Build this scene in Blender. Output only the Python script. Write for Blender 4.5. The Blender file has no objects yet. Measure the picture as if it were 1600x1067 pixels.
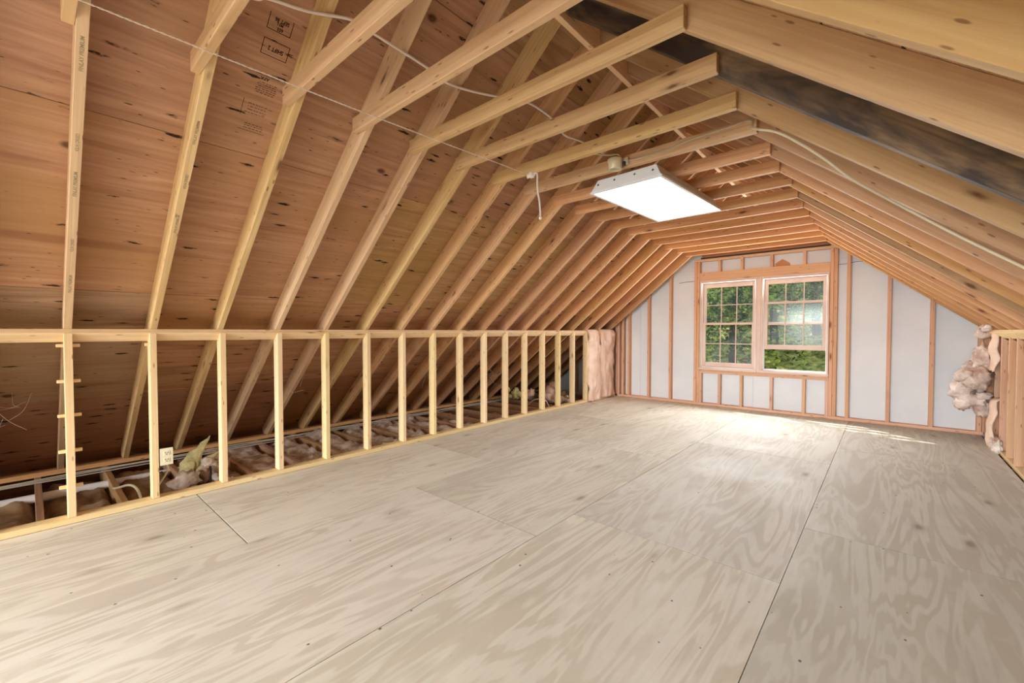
import bpy, bmesh, math, random
from mathutils import Vector, Matrix, noise
random.seed(7)
R = math.radians
sc = bpy.context.scene
col = sc.collection

# ------------------------------------------------------------------ camera
cd = bpy.data.cameras.new('camera'); cam = bpy.data.objects.new('camera', cd); col.objects.link(cam)
cam.location = (0, 0, 1.2); cam.rotation_euler = (R(90 - 1.35), 0, R(41.35))
cd.sensor_width = 36; cd.lens = 36 * 665 / 1600; cd.clip_start = .02
sc.camera = cam
# ------------------------------------------------------------------ world, sun, daylight, exposure
w = bpy.data.worlds.new('sky'); sc.world = w; w.use_nodes = True
wn = w.node_tree.nodes; wl = w.node_tree.links
sky = wn.new('ShaderNodeTexSky'); sky.sky_type = 'NISHITA'; sky.sun_disc = False
sky.sun_elevation = R(50); sky.sun_rotation = R(-50)
wl.new(sky.outputs[0], wn['Background'].inputs[0]); wn['Background'].inputs[1].default_value = .34
SUN_D = Vector((1.2, -1, -1.91)).normalized()
sl = bpy.data.lights.new('sun', 'SUN'); sl.energy = 4.0; sl.angle = R(.6); sl.color = (1, .95, .86)
so = bpy.data.objects.new('sun', sl); col.objects.link(so); so.location = (-12, 17, 20)
so.rotation_euler = SUN_D.to_track_quat('-Z', 'Y').to_euler()
def area(name, loc, d, sx, sy, power, color=(1, 1, 1), spread=180):
    l = bpy.data.lights.new(name, 'AREA'); l.shape = 'RECTANGLE'; l.size = sx; l.size_y = sy
    l.energy = power; l.color = color; l.spread = R(spread)
    o = bpy.data.objects.new(name, l); col.objects.link(o); o.location = loc
    o.rotation_euler = Vector(d).to_track_quat('-Z', 'Y').to_euler(); return o
YR = -5.4                                              # rear gable, behind the camera
# added fill lamp in place of daylight from an assumed, unseen rear window
area('rear_fill_lamp', (-1.5, YR + .02, 1.35), (0, 1, -.75), 3.0, 1.7, 360, (.92, .97, 1), 95)
area('gable_window_daylight', (-1.45, 7.20, 1.3), (0, -1, .12), 1.6, 1.35, 60, (.95, .98, 1))
sc.view_settings.view_transform = 'Standard'; sc.view_settings.look = 'None'
sc.view_settings.exposure = 0.60; sc.view_settings.gamma = 1.0; sc.view_settings.use_curve_mapping = False
sc.cycles.max_bounces = 10; sc.cycles.diffuse_bounces = 6; sc.cycles.transparent_max_bounces = 16
sc.cycles.sample_clamp_indirect = 6

# ------------------------------------------------------------------ dimensions (metres)
S = .822; AL = math.atan(S); CA, SA = math.cos(AL), math.sin(AL)
XC = -1.5; KX = -3.83; KZ = 1.218; RD = .14           # ridge line, knee point on rafter underside, rafter depth
SP = .4064; Y0 = .165
GY = 7.25                                              # face of the far gable studs
def under(X):                                          # rafter underside height
    return KZ + S * (X - KX) if X <= XC else KZ + S * ((2 * XC - X) - KX)

# ------------------------------------------------------------------ helpers
def lin(c): return tuple(((v / 255) / 12.92 if v / 255 <= .04045 else ((v / 255 + .055) / 1.055) ** 2.4) for v in c)
def tag(o, label=None, cat=None, group=None, kind=None):
    if label: o['label'] = label
    if cat: o['category'] = cat
    if group: o['group'] = group
    if kind: o['kind'] = kind
    return o
def adopt(o, parent):
    if parent is not None:
        o.parent = parent; o.matrix_parent_inverse = parent.matrix_basis.inverted()
def empty(name, loc=(0, 0, 0)):
    o = bpy.data.objects.new(name, None); o.empty_display_size = .1; col.objects.link(o); o.location = loc; return o
def put(name, me, mat=None, parent=None, loc=None, rot=None, color=None):
    o = bpy.data.objects.new(name, me); col.objects.link(o)
    if loc is not None: o.location = loc
    if rot is not None: o.rotation_euler = rot
    if mat is not None and len(me.materials) == 0: me.materials.append(mat)
    if color is not None: o.color = (*color, 1)
    adopt(o, parent); return o
def bm_mesh(bm, name='m', smooth=False):
    me = bpy.data.meshes.new(name); bmesh.ops.recalc_face_normals(bm, faces=bm.faces[:]); bm.to_mesh(me); bm.free()
    if smooth:
        for p in me.polygons: p.use_smooth = True
    return me
def pyd(v, f, smooth=False):
    me = bpy.data.meshes.new('m'); me.from_pydata([tuple(q) for q in v], [], f); me.update()
    if smooth:
        for p in me.polygons: p.use_smooth = True
    return me
_bc = {}
def box_mesh(sx, sy, sz, mat, bev=.0025):
    k = (round(sx, 4), round(sy, 4), round(sz, 4), mat.name, bev)
    if k not in _bc:
        bm = bmesh.new(); bmesh.ops.create_cube(bm, size=1)
        bmesh.ops.scale(bm, vec=(sx, sy, sz), verts=bm.verts[:])
        if bev and min(sx, sy, sz) > 3 * bev:
            bmesh.ops.bevel(bm, geom=bm.edges[:], offset=bev, segments=1, affect='EDGES')
        me = bm_mesh(bm); me.materials.append(mat); _bc[k] = me
    return _bc[k]
def board(name, axis, x, y, z, mat, parent=None, color=None, bev=.0025):
    """box with its local X (the grain) along the given world axis"""
    dx, dy, dz = x[1] - x[0], y[1] - y[0], z[1] - z[0]
    c = ((x[0] + x[1]) / 2, (y[0] + y[1]) / 2, (z[0] + z[1]) / 2)
    if axis == 'X': d, r = (dx, dy, dz), (0, 0, 0)
    elif axis == 'Y': d, r = (dy, dx, dz), (0, 0, R(90))
    else: d, r = (dz, dy, dx), (0, R(-90), 0)
    return put(name, box_mesh(*d, mat, bev), None, parent, c, r, color)
def prism_mesh(poly, y0, y1, bev=.002):
    """polygon in local x,z extruded along y"""
    bm = bmesh.new(); n = len(poly)
    a = [bm.verts.new((p[0], y0, p[1])) for p in poly]; b = [bm.verts.new((p[0], y1, p[1])) for p in poly]
    bm.faces.new(a); bm.faces.new(b[::-1])
    for i in range(n): bm.faces.new((a[i], b[i], b[(i + 1) % n], a[(i + 1) % n]))
    bmesh.ops.recalc_face_normals(bm, faces=bm.faces[:])
    if bev: bmesh.ops.bevel(bm, geom=bm.edges[:], offset=bev, segments=1, affect='EDGES')
    return bm_mesh(bm)
def catmull(pts, k=6):
    P = [Vector(p) for p in pts]; P = [2 * P[0] - P[1]] + P + [2 * P[-1] - P[-2]]; out = []
    for i in range(1, len(P) - 2):
        for j in range(k):
            t = j / k; a, b, c, d = P[i - 1:i + 3]
            out.append(.5 * ((2 * b) + (c - a) * t + (2 * a - 5 * b + 4 * c - d) * t * t + (3 * b - a - 3 * c + d) * t ** 3))
    out.append(P[-2]); return out
def tube_mesh(pts, r, sides=8, flat=1.0, smooth=True):
    v, f = [], []; n = len(pts); pu = None
    for i, p in enumerate(pts):
        p = Vector(p)
        t = (Vector(pts[min(i + 1, n - 1)]) - Vector(pts[max(i - 1, 0)])).normalized()
        if pu is None: pu = t.orthogonal().normalized()
        u = (pu - t * pu.dot(t)).normalized(); pu = u; w_ = t.cross(u)
        rr = r(i / (n - 1)) if callable(r) else r
        for j in range(sides):
            a = 2 * math.pi * j / sides; v.append(p + u * (rr * math.cos(a)) + w_ * (rr * flat * math.sin(a)))
    for i in range(n - 1):
        for j in range(sides):
            f.append((i * sides + j, i * sides + (j + 1) % sides, (i + 1) * sides + (j + 1) % sides, (i + 1) * sides + j))
    f.append(tuple(range(sides))[::-1]); f.append(tuple((n - 1) * sides + j for j in range(sides)))
    return pyd(v, f, smooth)
def clip(poly, a, b, c):
    """keep a*x+b*z<=c"""
    out = []
    for i in range(len(poly)):
        p, q = poly[i], poly[(i + 1) % len(poly)]
        dp, dq = a * p[0] + b * p[1] - c, a * q[0] + b * q[1] - c
        if dp <= 0: out.append(p)
        if dp * dq < 0:
            t = dp / (dp - dq); out.append((p[0] + t * (q[0] - p[0]), p[1] + t * (q[1] - p[1])))
    return out
def under_roof(poly, off=0.0):
    o_ = off / CA
    poly = clip(poly, -S, 1, KZ - S * KX + o_)
    return clip(poly, S, 1, KZ - S * KX + S * 2 * XC + o_)
def ordinal(n):
    return ['first', 'second', 'third', 'fourth', 'fifth', 'sixth', 'seventh', 'eighth', 'ninth', 'tenth', 'eleventh', 'twelfth',
            'thirteenth', 'fourteenth', 'fifteenth', 'sixteenth', 'seventeenth', 'eighteenth'][n - 1]

# ------------------------------------------------------------------ materials
class NT:
    def __init__(s, name):
        s.m = bpy.data.materials.new(name); s.m.use_nodes = True; s.t = s.m.node_tree; s.N = s.t.nodes; s.L = s.t.links
        s.b = s.N['Principled BSDF']; s.out = s.N['Material Output']
    def n(s, typ, **kw):
        o = s.N.new(typ)
        for k, v in kw.items(): setattr(o, k, v)
        return o
    def set(s, sock, v):
        if hasattr(v, 'is_output') or isinstance(v, bpy.types.NodeSocket): s.L.new(v, sock)
        else: sock.default_value = v
    def math(s, op, a, b=0.0, cl=False):
        o = s.n('ShaderNodeMath', operation=op, use_clamp=cl); s.set(o.inputs[0], a); s.set(o.inputs[1], b); return o.outputs[0]
    def coords(s, scale, rnd=7.0):
        tc = s.n('ShaderNodeTexCoord'); oi = s.n('ShaderNodeObjectInfo')
        cx = s.n('ShaderNodeCombineXYZ')
        for i, k in enumerate((1.0, .71, .53)): s.set(cx.inputs[i], s.math('MULTIPLY', oi.outputs['Random'], rnd * k * 3))
        ad = s.n('ShaderNodeVectorMath', operation='ADD'); s.L.new(tc.outputs['Object'], ad.inputs[0]); s.L.new(cx.outputs[0], ad.inputs[1])
        mp = s.n('ShaderNodeMapping'); s.L.new(ad.outputs[0], mp.inputs[0]); mp.inputs['Scale'].default_value = scale
        return mp.outputs[0]
    def noise(s, vec, scale=1, detail=3, rough=.5, dist=0):
        o = s.n('ShaderNodeTexNoise'); s.L.new(vec, o.inputs['Vector'])
        o.inputs['Scale'].default_value = scale; o.inputs['Detail'].default_value = detail
        o.inputs['Roughness'].default_value = rough; o.inputs['Distortion'].default_value = dist; return o.outputs[0]
    def voro(s, vec, scale=1, feature='F1', rnd=1):
        o = s.n('ShaderNodeTexVoronoi', feature=feature); s.L.new(vec, o.inputs['Vector']); o.inputs['Scale'].default_value = scale
        o.inputs['Randomness'].default_value = rnd; return o.outputs['Distance']
    def ramp(s, fac, stops, interp='LINEAR'):
        o = s.n('ShaderNodeValToRGB'); s.L.new(fac, o.inputs[0]); cr = o.color_ramp; cr.interpolation = interp
        while len(cr.elements) < len(stops): cr.elements.new(.5)
        for e, (p, c) in zip(cr.elements, stops):
            e.position = p; e.color = (c, c, c, 1) if isinstance(c, (int, float)) else (*c[:3], 1)
        return o.outputs[0]
    def mix(s, fac, a, b, mode='MIX'):
        o = s.n('ShaderNodeMix', data_type='RGBA', blend_type=mode)
        s.set(o.inputs[0], fac)
        for i, v in ((6, a), (7, b)):
            s.set(o.inputs[i], v if not isinstance(v, tuple) else (*v[:3], 1))
        return o.outputs[2]
    def tint(s, c):
        oi = s.n('ShaderNodeObjectInfo'); return s.mix(1.0, c, oi.outputs['Color'], 'MULTIPLY')
    def vary(s, c, amt=.25):
        oi = s.n('ShaderNodeObjectInfo'); hs = s.n('ShaderNodeHueSaturation')
        r2 = s.math('FRACT', s.math('MULTIPLY', oi.outputs['Random'], 17.3))
        s.set(hs.inputs['Value'], s.math('ADD', s.math('MULTIPLY', oi.outputs['Random'], amt), 1 - amt / 2))
        s.set(hs.inputs['Saturation'], s.math('ADD', s.math('MULTIPLY', r2, amt), 1 - amt / 2))
        s.set(hs.inputs['Hue'], s.math('ADD', s.math('MULTIPLY', r2, .02), .49))
        s.set(hs.inputs['Color'], c); return hs.outputs[0]
    def bump(s, h, st=.2, d=.002):
        o = s.n('ShaderNodeBump'); o.inputs['Strength'].default_value = st; o.inputs['Distance'].default_value = d
        s.L.new(h, o.inputs['Height']); s.L.new(o.outputs[0], s.b.inputs['Normal'])
    def done(s, c, rough=.7, spec=.3):
        s.set(s.b.inputs['Base Color'], c if not isinstance(c, tuple) else (*c[:3], 1)); s.set(s.b.inputs['Roughness'], rough)
        s.b.inputs['Specular IOR Level'].default_value = spec; return s.m

def lumber(name, light, dark, knot, vary=.22, knots=True):
    t = NT(name)
    g = t.noise(t.coords((1.2, 42, 42)), 1, 4, .6, .6)
    b = t.noise(t.coords((.9, 5, 5)), 1, 3, .55, .4)
    c = t.mix(t.ramp(g, [(.32, 0.0), (.68, 1.0)]), dark, light)
    c = t.mix(t.ramp(b, [(.35, .0), (.7, .55)]), c, dark)
    if knots:
        wob = t.noise(t.coords((22, 22, 22)), 1, 2)
        kd = t.math('ADD', t.voro(t.coords((2.3, 8, 8)), 1, 'F1', 1), t.math('MULTIPLY', t.math('SUBTRACT', wob, .5), .08))
        c = t.mix(t.ramp(kd, [(.05, .85), (.085, .5), (.12, .18), (.2, 0.0)]), c, knot)
        sp = t.math('ADD', t.voro(t.coords((7, 30, 30)), 1, 'F1', 1), t.math('MULTIPLY', t.math('SUBTRACT', wob, .5), .12))
        c = t.mix(t.ramp(sp, [(.09, .65), (.15, 0.0)]), c, knot)
    t.bump(g, .25, .002)
    return t.done(t.tint(t.vary(c, vary)), .68, .25)

M = {}
M['pine'] = lumber('pine_lumber', lin((226, 204, 170)), lin((204, 174, 136)), lin((112, 70, 40)))
M['rafter'] = lumber('rafter_lumber', lin((222, 196, 160)), lin((196, 162, 124)), lin((92, 54, 34)))
M['stud'] = lumber('stud_lumber', lin((240, 220, 178)), lin((226, 198, 150)), lin((140, 96, 54)), .14)
M['gable_stud'] = lumber('gable_stud_lumber', lin((224, 190, 162)), lin((204, 162, 132)), lin((122, 72, 46)), .14)
M['joist'] = lumber('joist_lumber', lin((206, 172, 136)), lin((166, 130, 100)), lin((70, 46, 34)))

def stained():
    t = NT('weather_stained_lumber')
    g = t.noise(t.coords((1.2, 42, 42)), 1, 4, .6, .6)
    c = t.mix(t.ramp(g, [(.32, 0.0), (.68, 1.0)]), lin((104, 84, 62)), lin((140, 114, 84)))
    b = t.noise(t.coords((2.2, 7, 7)), 1, 4, .65, .5)
    c = t.mix(t.ramp(b, [(.38, 0.0), (.58, .92)]), c, lin((58, 50, 48)))
    kd = t.voro(t.coords((1.6, 5, 5)), 1, 'F1', 1)
    c = t.mix(t.ramp(kd, [(.06, .95), (.12, .6), (.22, 0.0)]), c, lin((40, 26, 22)))
    t.bump(g, .25, .002)
    return t.done(c, .7, .25)
M['stained'] = stained()

def sheathing():
    t = NT('roof_plywood')
    big = t.noise(t.coords((.7, 1.6, 1)), 1, 3, .5, .3)
    g = t.noise(t.coords((1.6, 26, 26)), 1, 4, .6, .8)
    c = t.mix(t.ramp(g, [(.3, 0.0), (.7, 1.0)]), lin((168, 134, 110)), lin((202, 172, 146)))
    c = t.mix(t.ramp(big, [(.42, 0.0), (.62, .75)]), c, lin((176, 146, 108)))
    band = t.noise(t.coords((.5, 7, 7)), 1, 2, .5, 1.2)
    c = t.mix(t.ramp(band, [(.60, 0.0), (.72, .5)]), c, lin((136, 94, 72)))
    dn = t.noise(t.coords((22, 70, 70)), 1, 3, .7)
    off = t.math('MULTIPLY', t.math('SUBTRACT', dn, .5), .42)
    sp2 = t.math('ADD', t.voro(t.coords((3.6, 17, 17)), 1, 'F1', 1), off)
    c = t.mix(t.ramp(sp2, [(.10, .97), (.145, .3), (.19, 0.0)]), c, lin((34, 22, 17)))
    sp3 = t.math('ADD', t.voro(t.coords((8, 42, 42)), 1, 'F1', 1), off)
    c = t.mix(t.ramp(sp3, [(.05, .85), (.105, 0.0)]), c, lin((48, 30, 22)))
    kn = t.voro(t.coords((1.7, 2.6, 2.6)), 1, 'F1', 1)
    c = t.mix(t.ramp(kn, [(.035, .8), (.05, .4), (.07, 0.0)]), c, lin((70, 42, 30)))
    t.bump(g, .3, .002)
    return t.done(t.tint(t.vary(c, .2)), .75, .2)
M['sheathing'] = sheathing()

def floor_ply():
    t = NT('floor_plywood')
    n = t.noise(t.coords((.55, 4.2, 1), 11), 1, 3, .55, .7)
    band = t.math('SINE', t.math('MULTIPLY', n, 62.0))
    fine = t.noise(t.coords((3.5, 90, 1), 11), 1, 3, .6)
    c = t.mix(t.ramp(t.math('ADD', t.math('MULTIPLY', band, .5), .5), [(.25, 0.0), (.75, 1.0)]), lin((202, 193, 177)), lin((219, 213, 200)))
    c = t.mix(t.ramp(fine, [(.3, .35), (.55, 0.0)]), c, lin((202, 192, 176)))
    patch = t.noise(t.coords((1.3, 1.6, 1), 11), 1, 4, .6)
    c = t.mix(t.ramp(patch, [(.42, 0.0), (.66, .5)]), c, lin((208, 202, 190)))
    worn = t.noise(t.coords((.9, 2.2, 1), 11), 1, 5, .68, .4)
    c = t.mix(t.ramp(worn, [(.50, 0.0), (.64, .6)]), c, lin((226, 221, 210)))
    c = t.mix(t.ramp(worn, [(.30, .45), (.44, 0.0)]), c, lin((186, 179, 165)))
    d1 = t.voro(t.coords((7, 9, 1), 11), 1, 'F1', 1)
    dn = t.noise(t.coords((40, 60, 1)), 1, 2)
    c = t.mix(t.ramp(t.math('ADD', d1, t.math('MULTIPLY', dn, .03)), [(.055, .85), (.072, 0.0)]), c, lin((60, 50, 42)))
    kn = t.voro(t.coords((1.5, 3.4, 1), 11), 1, 'F1', 1)
    c = t.mix(t.ramp(kn, [(.035, .7), (.09, .2), (.16, 0.0)]), c, lin((140, 122, 100)))
    t.bump(t.math('ADD', fine, t.math('MULTIPLY', band, .15)), .25, .0015)
    rg = t.ramp(patch, [(.3, .82), (.7, .56)])
    return t.done(t.tint(t.vary(c, .08)), rg, .35)
M['floor'] = floor_ply()

def plain(name, c, rough=.6, spec=.3, n=None, c2=None, bump=0, sc_=(8, 8, 8), em=0):
    t = NT(name); cc = c
    if n:
        v = t.noise(t.coords(sc_), n, 4, .6, .3)
        cc = t.mix(t.ramp(v, [(.35, 0.0), (.65, 1.0)]), c, c2 or c)
        if bump: t.bump(v, bump, .01)
    if em:
        t.b.inputs['Emission Color'].default_value = (*c, 1); t.b.inputs['Emission Strength'].default_value = em
    return t.done(cc, rough, spec)
M['foam'] = plain('foam_board', lin((222, 226, 230)), .5, .3, 1, lin((215, 220, 225)), .05, (2, 2, 2))
M['kraft'] = plain('kraft_paper', lin((236, 212, 194)), .7, .2, 1, lin((222, 188, 164)), .25, (5, 5, 5))
M['fibre'] = plain('glass_fibre', lin((238, 226, 216)), .95, .05, 1, lin((186, 160, 148)), .6, (9, 9, 9))
M['dusty'] = plain('dusty_batt', lin((184, 162, 132)), .95, .05, 1, lin((120, 96, 78)), .4, (4, 4, 4))
M['fluff'] = plain('blown_fluff', lin((240, 231, 218)), .95, .05, 1, lin((168, 142, 122)), .5, (8, 8, 8))
M['yellow'] = plain('yellow_fibre', lin((222, 214, 158)), .95, .05, 1, lin((180, 170, 120)), .6, (16, 16, 16))
M['white'] = plain('white_enamel', lin((232, 234, 236)), .35, .4)
M['lens'] = plain('light_lens', lin((236, 239, 243)), .4, .3, em=7.0)
M['dark'] = plain('dark_metal', lin((52, 50, 48)), .5, .3)
M['winframe'] = plain('window_frame_paint', lin((226, 204, 192)), .45, .3, 1, lin((214, 188, 176)), 0, (3, 3, 3))
M['vinyl'] = plain('white_vinyl', lin((236, 236, 234)), .4, .3)
M['cable'] = plain('cable_sheath', lin((206, 196, 168)), .45, .3)
M['greycable'] = plain('grey_cable', lin((190, 184, 172)), .5, .3)
M['cord'] = plain('cotton_cord', lin((236, 226, 216)), .9, .05)
M['ivory'] = plain('ivory_plastic', lin((232, 222, 188)), .4, .4)
M['porcelain'] = plain('beige_porcelain', lin((214, 202, 168)), .35, .4)
M['pvc'] = plain('white_pipe', lin((236, 236, 238)), .3, .4)
M['card'] = plain('brown_card', lin((196, 142, 104)), .8, .1)
M['drywall'] = plain('drywall_back', lin((120, 104, 90)), .9, .1, 1, lin((92, 78, 66)), 0, (5, 5, 5))
M['subfloor'] = plain('dark_subfloor', lin((34, 28, 22)), .9, .1)
M['shingle'] = plain('shingle', lin((80, 76, 74)), .9, .1)
M['siding'] = plain('siding', lin((206, 200, 188)), .7, .2)
M['ink'] = plain('stamp_ink', lin((62, 36, 26)), .8, .05)
M['blueink'] = plain('grey_ink', lin((150, 136, 108)), .8, .05)
M['web'] = plain('cobweb', lin((210, 200, 190)), .9, .05)
M['bark'] = plain('bark', lin((84, 66, 52)), .9, .1, 1, lin((56, 44, 36)), .6, (6, 6, 2))
M['ground'] = plain('woodland_ground', lin((214, 200, 110)), .95, .05, 1, lin((96, 92, 42)), 0, (4, 4, 4))  # bright yellow patches are sun dapples painted into the olive ground
def leafmat():
    t = NT('leaf'); v = t.noise(t.coords((3.2, 3.2, 3.2)), 1, 3)
    c = t.vary(t.mix(t.ramp(v, [(.42, 0.0), (.60, 1.0)]), lin((44, 78, 28)), lin((204, 214, 100))), .25)  # pale yellow-green tone puts sun highlights into the leaf colour
    df = t.n('ShaderNodeBsdfDiffuse'); tr = t.n('ShaderNodeBsdfTranslucent'); mx = t.n('ShaderNodeMixShader')
    t.L.new(c, df.inputs[0]); t.L.new(c, tr.inputs[0]); mx.inputs[0].default_value = .5
    t.L.new(df.outputs[0], mx.inputs[1]); t.L.new(tr.outputs[0], mx.inputs[2]); t.L.new(mx.outputs[0], t.out.inputs[0]); return t.m
M['leaf'] = leafmat()
def glassmat(name, film):
    t = NT(name); tp = t.n('ShaderNodeBsdfTransparent'); gl = t.n('ShaderNodeBsdfGlossy'); tl = t.n('ShaderNodeBsdfTranslucent')
    tp.inputs[0].default_value = (.96, .98, .97, 1); gl.inputs['Roughness'].default_value = .12
    tl.inputs[0].default_value = (.85, .92, .88, 1)
    v = t.noise(t.coords((6, 6, 6)), 1, 4, .6)
    m1 = t.n('ShaderNodeMixShader'); t.L.new(t.math('MULTIPLY', t.ramp(v, [(.3, .4), (.7, 1.0)]), film), m1.inputs[0])
    t.L.new(tp.outputs[0], m1.inputs[1]); t.L.new(tl.outputs[0], m1.inputs[2])
    m2 = t.n('ShaderNodeMixShader'); m2.inputs[0].default_value = .006
    t.L.new(m1.outputs[0], m2.inputs[1]); t.L.new(gl.outputs[0], m2.inputs[2]); t.L.new(m2.outputs[0], t.out.inputs[0]); return t.m
M['glass'] = glassmat('dusty_glass', .045)
M['glass2'] = glassmat('hazy_glass', .055)

# ================================================================== THE SETTING
# ---- floor: plywood sheets on joists
floor = put('floor', pyd([(KX + .03, YR, -.022), (.835, YR, -.022), (.835, 7.33, -.022), (KX + .03, 7.33, -.022),
                          (KX + .03, YR, -.019), (.835, YR, -.019), (.835, 7.33, -.019), (KX + .03, 7.33, -.019)],
                         [(3, 2, 1, 0), (4, 5, 6, 7), (0, 1, 5, 4), (1, 2, 6, 5), (2, 3, 7, 6), (3, 0, 4, 7)]), M['subfloor'])
tag(floor, 'pale worn plywood attic floor of large sheets', kind='structure')
cx = [-3.80, -2.70, -1.525, -.362, .835]
rows = [[YR, -1.6, .80, 2.79, 5.2, GY + .09], [YR, -.45, 1.95, 3.95, 6.4, GY + .09],
        [YR, -.05, 2.35, 4.76, GY + .09], [YR, .7, 3.115, 5.47, GY + .09]]
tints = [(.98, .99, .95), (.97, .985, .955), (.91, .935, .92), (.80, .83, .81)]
for c in range(4):
    for j in range(len(rows[c]) - 1):
        g = .0036
        tt = tints[c]; k = random.uniform(.97, 1.03)
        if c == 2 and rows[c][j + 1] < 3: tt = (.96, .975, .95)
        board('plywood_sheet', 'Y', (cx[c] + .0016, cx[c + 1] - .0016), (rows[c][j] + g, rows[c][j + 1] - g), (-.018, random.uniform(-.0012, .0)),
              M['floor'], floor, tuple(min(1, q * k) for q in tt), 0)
# joists running out to the eave, and the ceiling of the rooms below
for k in range(-2, 18):
    yj = .03 + SP * k
    board('floor_joist', 'X', (-5.52, -3.75), (yj - .019, yj + .019), (-.20, -.016), M['joist'], floor, (.95, .9, .85))
    if 10 < k: board('floor_joist', 'X', (.8, 2.5), (yj - .019, yj + .019), (-.20, -.02), M['joist'], floor, (.95, .9, .85))
dry = put('ceiling_below', box_mesh(8.6, 13.4, .02, M['drywall']), None, None, (-1.5, 1.0, -.215)); tag(dry, 'dusty back of the ceiling below the eave joists', kind='structure')

# ---- roof: rafters, sheathing, collar ties, ridge
roof = empty('ceiling', (XC, 2, 3.05)); tag(roof, 'open gable roof of wooden rafters, collar ties and plywood', kind='structure')
def uv(X, v): return (X - KX + v * SA) / CA            # slope coordinate of a point with world X on the level v above the underside
z_seat = .024; u_seat = (z_seat - KZ) / SA; Xs = KX + u_seat * CA
Xe = -5.42; dxe = Xe - Xs                               # seat runs level to the tail cut
def loc_uv(X, z): return ((X - KX) * CA + (z - KZ) * SA, -(X - KX) * SA + (z - KZ) * CA)
ridge_x = XC - .019
poly = [(uv(ridge_x, 0), 0), (u_seat, 0), loc_uv(Xe, z_seat), loc_uv(Xe, KZ + S * (Xe - KX) + RD / CA), (uv(ridge_x, RD), RD)]
raf = prism_mesh(poly, -.019, .019); raf.materials.append(M['rafter']); raf_dark = raf.copy(); raf_dark.materials[0] = M['stained']
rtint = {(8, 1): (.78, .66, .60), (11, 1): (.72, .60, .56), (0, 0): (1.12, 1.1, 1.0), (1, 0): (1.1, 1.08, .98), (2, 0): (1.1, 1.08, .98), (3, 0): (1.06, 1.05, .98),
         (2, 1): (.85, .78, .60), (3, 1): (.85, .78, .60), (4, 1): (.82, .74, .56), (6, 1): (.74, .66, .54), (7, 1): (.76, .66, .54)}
rafters = {}
for i in range(-13, 18):
    y = Y0 + SP * i + random.uniform(-.006, .006)
    if i == 17: y = 7.09
    for s in (0, 1):
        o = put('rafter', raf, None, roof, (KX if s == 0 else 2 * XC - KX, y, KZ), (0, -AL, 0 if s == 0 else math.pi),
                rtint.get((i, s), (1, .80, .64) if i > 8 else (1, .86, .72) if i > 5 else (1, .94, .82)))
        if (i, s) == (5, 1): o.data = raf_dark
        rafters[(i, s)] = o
board('ridge_board', 'Y', (XC - .0185, XC + .0185), (YR, GY + .09), (3.07, 3.30), M['stud'], roof, (1.1, 1.02, .96))
tie_shift = {}
for i in range(-13, 18):
    y = rafters[(i, 0)].location.y - .0385
    a = random.uniform(-.02, .02); b = random.uniform(-.015, .015)
    zb = 2.41 + (random.uniform(-.006, .006) if i > 5 else 0)
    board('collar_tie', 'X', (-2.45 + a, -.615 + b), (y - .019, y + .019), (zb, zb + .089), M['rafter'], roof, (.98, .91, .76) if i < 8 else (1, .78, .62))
# sheathing sheets on the rafters (grain along the ridge)
us = [-2.25, -1.012, .207, 1.427, 2.647, uv(XC - .02, RD)]
ycut = [[YR, -3.086, -.648, 1.79, 4.229, 6.667, 7.9], [YR, -4.305, -1.867, .571, 3.01, 5.448, 7.9], [YR, -3.086, -.648, 1.79, 4.229, 6.667, 7.9],
        [YR, -4.305, -1.867, .571, 3.01, 5.448, 7.9], [YR, -3.086, -.648, 1.79, 4.229, 6.667, 7.9]]
sheet_at = {}
for s in (0, 1):
    for r in range(5):
        for j in range(6):
            u0, u1 = us[r] + .0015, us[r + 1] - .0015; v0, v1 = ycut[r][j] + .0015, ycut[r][j + 1] - .0015
            uc, vc = (u0 + u1) / 2, (v0 + v1) / 2; vz = RD + .0075
            X = KX + uc * CA - vz * SA; Z = KZ + uc * SA + vz * CA
            if s: X = 2 * XC - X
            # local x along the ridge, local y up the slope
            base = Matrix(((0, CA if s == 0 else -CA, -SA if s == 0 else SA), (1, 0, 0), (0, SA, CA)))
            if s == 0: base = Matrix(((0, -CA, -SA), (1, 0, 0), (0, -SA, CA)))
            me = box_mesh(v1 - v0, u1 - u0, .014, M['sheathing'], 0)
            tt = random.choice([(1.02, .87, .78), (.94, .88, .71), (1.0, .86, .77), (1.02, .83, .74)])
            if r == 0: tt = tuple(q * .86 for q in tt)
            if s == 0 and ((r == 1 and j >= 5) or (r == 0 and j >= 4)): tt = (.30, .26, .25)
            if r == 1 and j < 3: tt = (.86, .84, .8)
            o = put('roof_plywood_sheet', me, None, roof, (X, vc, Z), base.to_euler(), tt); sheet_at[(s, r, j)] = o
# weather skin of the roof: shingle slabs on both slopes, with a rake overhang past the gable
skin = empty('roof_covering', (XC, 2, 3.5)); tag(skin, 'shingled outer skin of the roof', kind='structure')
for s in (0, 1):
    pts = []
    for (u, v) in ((-2.25, RD + .0155), (uv(XC, RD + .0155), RD + .0155), (uv(XC, RD + .04), RD + .04), (-2.25, RD + .04)):
        X = KX + u * CA - v * SA; Z = KZ + u * SA + v * CA
        pts.append((X if s == 0 else 2 * XC - X, Z))
    put('shingle_slope', prism_mesh(pts, YR - .5, 7.98, 0), M['shingle'], skin)
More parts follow.
